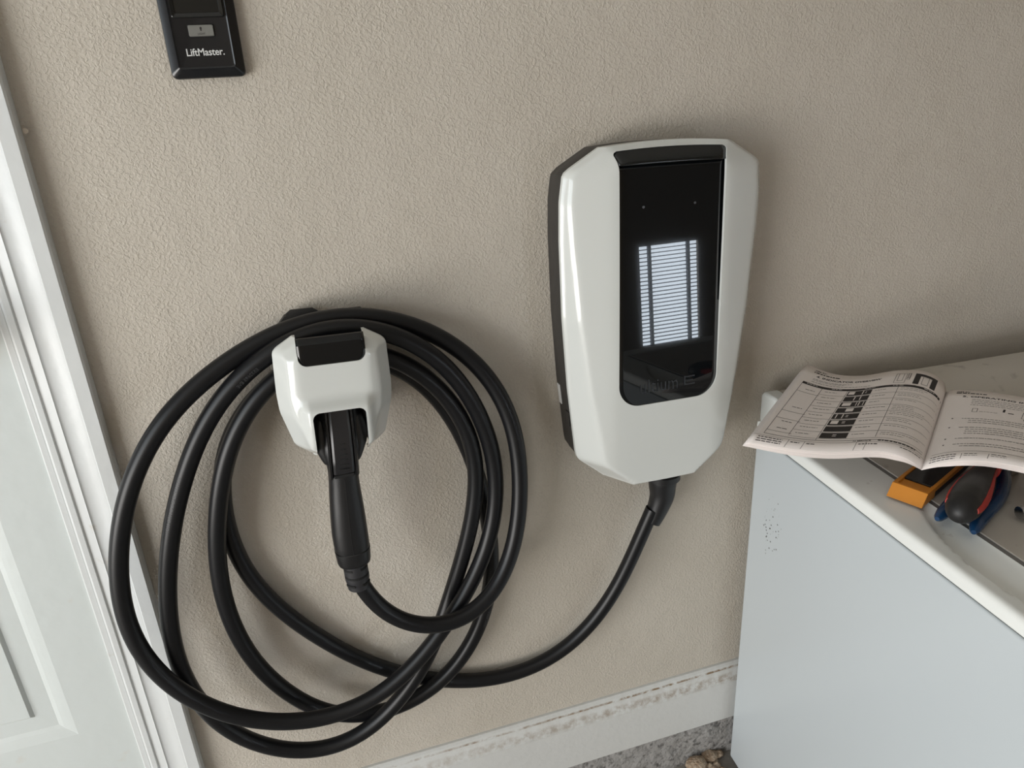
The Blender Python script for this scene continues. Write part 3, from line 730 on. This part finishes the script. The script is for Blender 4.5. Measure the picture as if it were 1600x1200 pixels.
# ---------------------------------------------------------------- open manual
bk = thing('open_manual', tuple(atz(1440, 733, -.468)), 'open instruction booklet with black diagrams lying on the washing machine', 'booklet')
bkl = Vector(bk.location)
LB = [(1440, 733, -.472), (1427, 723, -.463), (1408, 713, -.455), (1370, 705, -.4505), (1300, 706.5, -.4515), (1240, 702.5, -.449), (1168, 691, -.4435)]
LT = [(1478, 613, -.4600), (1477, 600, -.4500), (1464, 588, -.4420), (1440, 579.5, -.4375), (1400, 579, -.4375), (1350, 587, -.4410), (1305, 585, -.4385), (1262, 570, -.4310)]
RB = [(1440, 733, -.472), (1470, 724, -.460), (1510, 720, -.4520), (1560, 723, -.4500), (1640, 741, -.4535), (1730, 772, -.460)]
RT = [(1478, 613, -.4600), (1492, 609, -.4545), (1540, 612, -.4480), (1600, 621, -.4460), (1680, 637, -.449), (1780, 660, -.455)]
NP = 40
def edge(E): return resample(smooth_path(resample(catmull([atz(*e) for e in E], 8), 80), 6), NP + 1)
EL = (edge(LB), edge(LT)); ER = (edge(RB), edge(RT))
def surf(E, s, t):     # s from the spine outwards, t from bottom to top
    x = min(max(s, 0), 1) * NP; i = min(int(x), NP - 1); f = x - i
    b = E[0][i].lerp(E[0][i + 1], f); c = E[1][i].lerp(E[1][i + 1], f); return b.lerp(c, t)
def page(E, off, ds, dt, name='page', wob=0.0):
    V = []; Fc = []; nt = 10
    for i in range(NP + 1):
        for j in range(nt + 1):
            s = i / NP * (1 + ds); t = j / nt
            p = surf(E, min(s, 1), t)
            if s > 1: p = p + (surf(E, 1, t) - surf(E, .97, t)) / .03 * (s - 1)
            p = p + (surf(E, min(s, 1), 1) - surf(E, min(s, 1), 0)) * dt
            lift = off * min(1, s * 6) + wob * math.sin(s * 3.0) * (1 - t)
            V.append(p - bkl + Vector((0, 0, -lift)))
    for i in range(NP):
        for j in range(nt): a = i * (nt + 1) + j; Fc.append((a, a + 1, a + nt + 2, a + nt + 1))
    o = mk(name, V, Fc, M_page, bk, smooth=60, fixn=False); s = o.modifiers.new('t', 'SOLIDIFY'); s.thickness = .00035; s.offset = 0
for k, (off, ds, dt, wob) in enumerate(((0, 0, 0, 0), (.0010, .008, -.002, .0006), (.0021, .014, .004, .0012), (.0033, .018, -.005, .0018), (.0045, .024, -.009, .0034))): page(EL, off, ds, dt, wob=wob)
for k, (off, ds, dt, wob) in enumerate(((0, 0, 0, 0), (.0011, .003, -.005, .0006), (.0023, .006, -.008, .0013), (.0036, .009, -.011, .0022))): page(ER, off, ds, dt, wob=wob)
def pl_(a, b): p = surf(EL, 1 - a, b); return p - bkl + Vector((0, 0, .00045))
def pr_(a, b): p = surf(ER, a, b); return p - bkl + Vector((0, 0, .00045))
class Ink:
    def __init__(s, f): s.f = f; s.V = []; s.F = []
    def rect(s, a0, b0, a1, b1, n=None):
        n = n or max(1, int(abs(a1 - a0) * 40)); k = len(s.V)
        for i in range(n + 1): a = lerp(a0, a1, i / n); s.V += [s.f(a, b0), s.f(a, b1)]
        s.F += [(k + 2 * i, k + 2 * i + 2, k + 2 * i + 3, k + 2 * i + 1) for i in range(n)]
    def text(s, txt, a, b, size, stretch=1.0, bold=0.0):
        tv, tf = text_polys(txt, size, align='LEFT', bold=bold); k = len(s.V)
        s.V += [s.f(a + v.x * stretch, b + v.y * .77) for v in tv]; s.F += [tuple(k + i for i in f) for f in tf]
    def dashes(s, a0, a1, b, hgt=.004):
        a = a0
        while a < a1:
            l = random.uniform(.008, .03); s.rect(a, b, min(a + l, a1), b + hgt, 1); a += l + .005
    def build(s, name, m): mk(name, s.V, s.F, m, bk, fixn=False)['kind'] = 'stuff'
    def frame(s, a0, b0, a1, b1, w=.003):
        s.rect(a0, b0, a1, b0 + w); s.rect(a0, b1 - w, a1, b1); s.rect(a0, b0, a0 + w, b1, 1); s.rect(a1 - w, b0, a1, b1, 1)
K = Ink(pl_); G = Ink(pl_)
K.text('GM EV', .07, .965, .022, 1.2, .0006); K.dashes(.07, .24, .935, .012)
K.text('4. INDICATOR OVERVIEW', .10, .895, .040, .93, .0014)
G.dashes(.09, .34, .855, .005); G.dashes(.09, .30, .84, .004); G.dashes(.09, .48, .815, .005)
K.rect(.045, .762, .97, .79)
for a0, a1 in ((.08, .14), (.22, .30), (.44, .50), (.60, .70), (.82, .90)):
    pass
G.rect(.045, .12, .048, .77, 1); G.rect(.178, .15, .181, .765, 1); G.rect(.340, .12, .343, .765, 1); G.rect(.675, .15, .678, .765, 1)
G.rect(.045, .117, .97, .121)
rows = 8
for r in range(rows):
    b1 = .755 - r * .078; b0 = b1 - .062
    K.rect(.350, b0, .510, b1)
    for rr in (0, 1): 
        K.dashes(.205, .205 + random.uniform(.07, .12), b0 + .035, .004) if rr == 0 else None
    K.dashes(.530, .530 + random.uniform(.07, .13), b0 + .038, .004)
    for q in range(random.choice((1, 1, 2, 2, 3))): G.dashes(.695, .695 + random.uniform(.12, .24), b0 + .050 - q * .02, .0035)
    G.rect(.178, b0 - .008, .97, b0 - .0055)
for r, bb in enumerate((.70, .46, .28, .20)): K.dashes(.09, .15, bb, .005)
for bb in (.66, .40, .31, .16): G.rect(.045, bb, .19, bb + .003)
# footer
G.rect(.0, .095, 1, .097)
for q in range(3): K.dashes(.03, .17, .075 - q * .022, .008)
for a in (.20, .29, .585, .64): G.rect(a, .01, a + .0025, .095, 1)
for a in (.215, .305, .60, .655): K.dashes(a, a + .05, .07, .008)
K.text('N SERVICE', .56, .108, .020, 1.1, .0005)
K.dashes(.70, .92, .108, .008); K.dashes(.83, .97, .075, .006)
# drawings at top right of the left page
def charger_icon(I, a, b, w, h):
    I.frame(a, b, a + w, b + h, .003); I.rect(a + w * .25, b + h * .2, a + w * .25 + .003, b + h, 1); I.rect(a + w * .7, b + h * .2, a + w * .7 + .003, b + h, 1); I.rect(a + w * .25, b + h * .2, a + w * .7, b + h * .2 + .004)
charger_icon(G, .63, .815, .07, .13); charger_icon(G, .705, .86, .02, .09)
K.rect(.750, .81, .785, .955, 1); K.rect(.855, .81, .890, .955, 1); K.rect(.750, .925, .890, .955); 
G.rect(.80, .82, .803, .92, 1); G.rect(.837, .82, .840, .92, 1); G.rect(.80, .82, .840, .825)
K.rect(.985, .86, .995, .97, 1)
K.build('black_print', M_pink); G.build('grey_print', M_pgrey)
# white glyphs inside the black cells
Wt = Ink(lambda a, b: pl_(a, b) + Vector((0, 0, .0003)))
cells = [[(.05, .3), (.62, .66), (.74, .8)], [(.40, .44), (.64, .68)], [(.08, .42), (.62, .65), (.72, .76), (.9, .93)], [(.36, .66)], [(.12, .16), (.36, .40), (.50, .60)], [(.08, .36), (.50, .62)], [], [(.44, .58)]]
for r, cs in enumerate(cells):
    b1 = .755 - r * .078; b0 = b1 - .062
    for c0, c1 in cs:
        if c1 - c0 > .15: Wt.rect(.350 + .16 * c0, b0 + .012, .350 + .16 * c1, b1 - .010)
        elif c1 - c0 > .06: Wt.rect(.350 + .16 * c0, b0 + .020, .350 + .16 * c1, b0 + .026); Wt.rect(.350 + .16 * c0, b0 + .036, .350 + .16 * c1, b0 + .042)
        else: Wt.rect(.350 + .16 * c0, b0 + .006, .350 + .16 * c1, b1 - .006)
for a in (.075, .235, .45, .64, .83): Wt.dashes(a, a + .07, .774, .006)
Wt.build('white_print', M_page)
K = Ink(pr_); G = Ink(pr_)
K.text('GM EV', .07, .965, .022, 1.2, .0006); K.dashes(.07, .24, .94, .012)
K.text('5. OPERATING INSTRUCTIONS', .11, .895, .042, 1.08, .0010)
for q in range(4): G.dashes(.17, .62 - .1 * (q == 3), .85 - q * .027, .005)
G.frame(.19, .665, .22, .72, .003); G.dashes(.23, .33, .675, .003); K.rect(.355, .70, .367, .745, 1); K.rect(.385, .69, .415, .70)
charger_icon(G, .46, .645, .07, .10); K.rect(.555, .66, .70, .70); K.rect(.475, .62, .482, .635, 1); K.rect(.50, .62, .507, .635, 1)
for b, ln in ((.565, 3), (.44, 4), (.29, 1), (.215, 2)):
    K.rect(.09, b, .10, b + .010, 1)
    for q in range(ln): K.dashes(.15 + .04 * (q > 0), .97 - random.uniform(0, .3) * (q == ln - 1), b - q * .028, .005)
G.rect(.04, .120, 1, .123); G.rect(.22, .03, .223, .095, 1); G.rect(.37, .03, .373, .095, 1)
for q in range(3): K.dashes(.04, .19, .085 - q * .026, .008)
K.dashes(.235, .31, .085, .006); K.dashes(.235, .31, .065, .004); K.dashes(.385, .47, .085, .006); K.dashes(.385, .47, .065, .004); K.dashes(.66, .76, .085, .010)
K.build('black_print', M_pink); G.build('grey_print', M_pgrey)

# ---------------------------------------------------------------- tools on the lid
TZ = DT + .0006
def basis(p, q):
    x = (q - p); x.z = 0; x.normalize(); return x, Vector((-x.y, x.x, 0))
# orange framed box tool
p0 = atz(1440, 795, TZ + .003); q0 = atz(1511, 733, TZ + .003)
X, Y = basis(p0, q0)
ob = thing('tool_case', tuple(p0), 'orange and black hand tool lying under the open booklet, overhanging the lid edge', 'tool')
def ol(a, b, c): return X * a + Y * b + Vector((0, 0, c))
WO, LO, HO = .043, .150, .0150
def obx(name, a0, a1, b0, b1, c0, c1, m, bev=.0012, slope=0):
    V = [ol(a + (slope * (c1 - c) if a == a0 else 0) * 0, b, c) for a in (a0, a1) for b in (b0, b1) for c in (c0, c1)]
    return mk(name, V, [(0, 1, 3, 2), (4, 6, 7, 5), (0, 4, 5, 1), (2, 3, 7, 6), (0, 2, 6, 4), (1, 5, 7, 3)], m, ob, bevel=bev)
EN = .036
def tray(name):
    V = [(0, 0, 0), (0, WO, 0), (EN, WO, 0), (EN, 0, 0), (.013, 0, HO), (.013, WO, HO), (EN, WO, HO), (EN, 0, HO), (.017, .005, HO), (.017, WO - .005, HO), (EN, WO - .005, HO), (EN, .005, HO), (.018, .0055, HO - .003), (.018, WO - .0055, HO - .003), (EN, WO - .0055, HO - .003), (EN, .0055, HO - .003)]
    Fc = [(0, 3, 2, 1), (0, 1, 5, 4), (0, 4, 7, 3), (1, 2, 6, 5), (4, 5, 9, 8), (5, 6, 10, 9), (4, 8, 11, 7), (8, 9, 13, 12), (9, 10, 14, 13), (8, 12, 15, 11), (12, 13, 14, 15), (2, 3, 7, 11, 15, 14, 10, 6)]
    mk(name, [ol(*p) for p in V], Fc, M_ora, ob, bevel=.0007)
tray('orange_end')
obx('orange_rail', EN + .0002, LO, 0, .0045, .0085, HO, M_ora, .0007); obx('orange_rail', EN + .0002, LO, WO - .0045, WO, .0085, HO, M_ora, .0007)
obx('black_base', EN + .0002, LO - .002, .0006, WO - .0006, 0, .0083, M_tblk, .0006)
obx('black_insert', EN + .0002, LO, .0047, WO - .0047, .0085, HO - .0010, M_lms, .0008)
# pliers under the screwdriver
pz = TZ + .0085
c0 = atz(1545, 752, pz)
pg = thing('pliers', tuple(c0), 'pliers with blue dipped handles lying under the black and red handle', 'pliers')
def arm(pts, r): 
    Q = [atz(u, v, z) - c0 for u, v, z in pts]; return tube('handle', resample(catmull(Q, 8), 36), lambda t: r * (.35 + .65 * min(1, t * 9) ** .5) , M_blue, pg, n=16, up=Vector((0, 0, 1)))
arm([(1464, 811, pz), (1474, 801, pz), (1487, 786, pz), (1510, 765, pz), (1540, 745, pz), (1558, 730, pz)], .0078)
arm([(1521, 832, pz), (1528, 818, pz), (1543, 800, pz), (1561, 779, pz), (1569, 755, pz), (1568, 735, pz)], .0078)
hd = atz(1563, 732, pz) - c0; dr = (atz(1620, 690, pz) - atz(1563, 732, pz)).normalized(); sd = Vector((-dr.y, dr.x, 0))
V = [hd + dr * a + sd * b + Vector((0, 0, c)) for c in (-.006, .006) for a, b in ((0, -.014), (.02, -.016), (.035, -.011), (.065, -.004), (.065, .004), (.035, .011), (.02, .016), (0, .014))]
mk('jaw', V, [tuple(range(8)), tuple(range(15, 7, -1))] + [(k, (k + 1) % 8, 8 + (k + 1) % 8, 8 + k) for k in range(8)], M_steel, pg, bevel=.001)
# screwdriver with fat black grip and red inlays
s0 = atz(1496, 806, TZ + .037); s1 = atz(1548, 722, TZ + .030)
sc = thing('screwdriver', tuple(s0), 'stubby screwdriver with a bulbous black grip and red collar, under the booklet', 'screwdriver')
ax = (s1 - s0); Ltot = ax.length; ax.normalize()
def sp(t): return ax * (t * Ltot)
gp = [(0, .004), (.02, .010), (.07, .0152), (.16, .0186), (.28, .0200), (.42, .0195), (.56, .0172), (.70, .0142), (.82, .0118), (.95, .0112), (1.0, .0112)]
GP = smooth_path([Vector((a, b, 0)) for a, b in gp], 0)
def grad(t): return interp(t, gp)
Q = [sp(k / 50) for k in range(51)]
tube('grip', Q, grad, M_tblk, sc, n=28, up=Vector((0, 0, 1)))
fr = frames([sp(0), sp(1)], Vector((0, 0, 1)))[0]
def inlay(th0, th1, t0, t1):
    R = []; n = 16
    for k in range(n + 1):
        t = lerp(t0, t1, k / n); wd = math.sin(PI * min(1, max(0, .08 + .84 * k / n))) ** .5; tm = (th0 + th1) / 2; hw = (th1 - th0) / 2 * wd; r = grad(t)
        R.append([sp(t) + (fr[2] * math.cos(a) + fr[3] * math.sin(a)) * rr for a, rr in ((tm - hw, r - .002), (tm - hw * .9, r + .0006), (tm, r + .0009), (tm + hw * .9, r + .0006), (tm + hw, r - .002))])
    rings('red_inlay', R, M_red, sc, smooth=50)
inlay(-1.75, -.95, .13, .90); inlay(.95, 1.75, .10, .90)
tube('red_collar', [sp(.86), sp(.865), sp(.92), sp(1.1), sp(1.14), sp(1.15)], lambda t: .0150 if .1 < t < .9 else .0125, M_red, sc, n=24, up=Vector((0, 0, 1)))
tube('shank', [sp(1.14), sp(1.6)], .0032, M_steel, sc, n=12, up=Vector((0, 0, 1)))
# chrome socket tool at the right edge
g0 = atz(1592, 801, TZ + .012)
sk = thing('socket_wrench', tuple(g0), 'chrome socket wrench end on the washer lid at the right edge', 'wrench')
dr = Vector((.92, -.20, .0)).normalized()
tube('ratchet_head', [dr * a for a in (0, .002, .010, .011, .013, .014, .026, .028)], lambda t: (.0075, .0095)[t > .2], M_chrome, sk, n=12, up=Vector((0, 0, 1)), smooth=15)
tube('handle', [dr * a for a in (.028, .12)], .006, M_chrome, sk, n=16, up=Vector((0, 0, 1)))
tube('rubber_ring', [dr * .0145 + Vector((0, 0, 0)), dr * .022], .0112, M_tblk, sk, n=20, up=Vector((0, 0, 1)))

# ---------------------------------------------------------------- debris at the foot of the wall
def debris():
    V = []; Fc = []
    for k in range(260):
        x = random.uniform(.40, .635); y = random.uniform(-.14, -.012); r = random.uniform(.003, .011)
        c = Vector((x, y, ZF + r * .5)); n0 = len(V)
        for a in range(6): V.append(c + Vector((r * math.cos(a * PI / 3) * random.uniform(.6, 1.3), r * math.sin(a * PI / 3) * random.uniform(.6, 1.3), random.uniform(-.2, .2) * r)))
        V += [c + Vector((0, 0, r * .8)), c - Vector((0, 0, r * .5))]
        for a in range(6): Fc.append((n0 + a, n0 + (a + 1) % 6, n0 + 6)); Fc.append((n0 + (a + 1) % 6, n0 + a, n0 + 7))
    o = mk('dirt_debris', V, Fc, M_dirt); o['kind'] = 'stuff'; o['label'] = 'brown crumbled dirt and leaves on the floor at the wall foot'; o['category'] = 'debris'
debris()
for (u, v, r) in ((1088, 1194, .017), (1108, 1181, .013), (1122, 1178, .009)):
    c = atz(u, v, ZF + r * .7); V = []
    bm = bmesh.new(); bmesh.ops.create_icosphere(bm, subdivisions=2, radius=r)
    for vv in bm.verts: vv.co = Vector((vv.co.x * 1.3, vv.co.y, vv.co.z * .75)) * random.uniform(.85, 1.1)
    me = bpy.data.meshes.new('stone'); bm.to_mesh(me); bm.free()
    o = link('stone', me, M_dirt, smooth=40); o.location = c; o['category'] = 'stone'
    o['label'] = {1088: 'largest tan stone on the floor below the baseboard', 1108: 'middle tan stone on the floor between two others', 1122: 'smallest tan stone on the floor beside the washing machine'}[u]; o['group'] = 'stones at the wall foot'

# ---------------------------------------------------------------- pieces of parts go one level deeper
def nest(root, part, names):
    ch_ = [o for o in COL.objects if o.parent == root]
    P_ = [o for o in ch_ if o.name.split('.')[0] == part][0]
    for o in ch_:
        if o.name.split('.')[0] in names: o.parent = P_; o.location = (0, 0, 0)
nest(ch, 'black_panel', ('embossed_wordmark', 'embossed_emblem', 'indicator_dot'))
nest(ch, 'back_body', ('sticker', 'side_clip'))
nest(cb, 'release_lever', ('grip_ridge',))
nest(cb, 'plug_body', ('moulding_seam', 'side_lobe', 'lever_guard', 'lever_gap'))
nest(cb, 'plug_strain_relief', ('relief_slot',))
nest(cb, 'cord', ('printed_text',))
nest(lm, 'light_button', ('bulb_symbol',))
nest(lm, 'housing', ('button_recess', 'wordmark'))
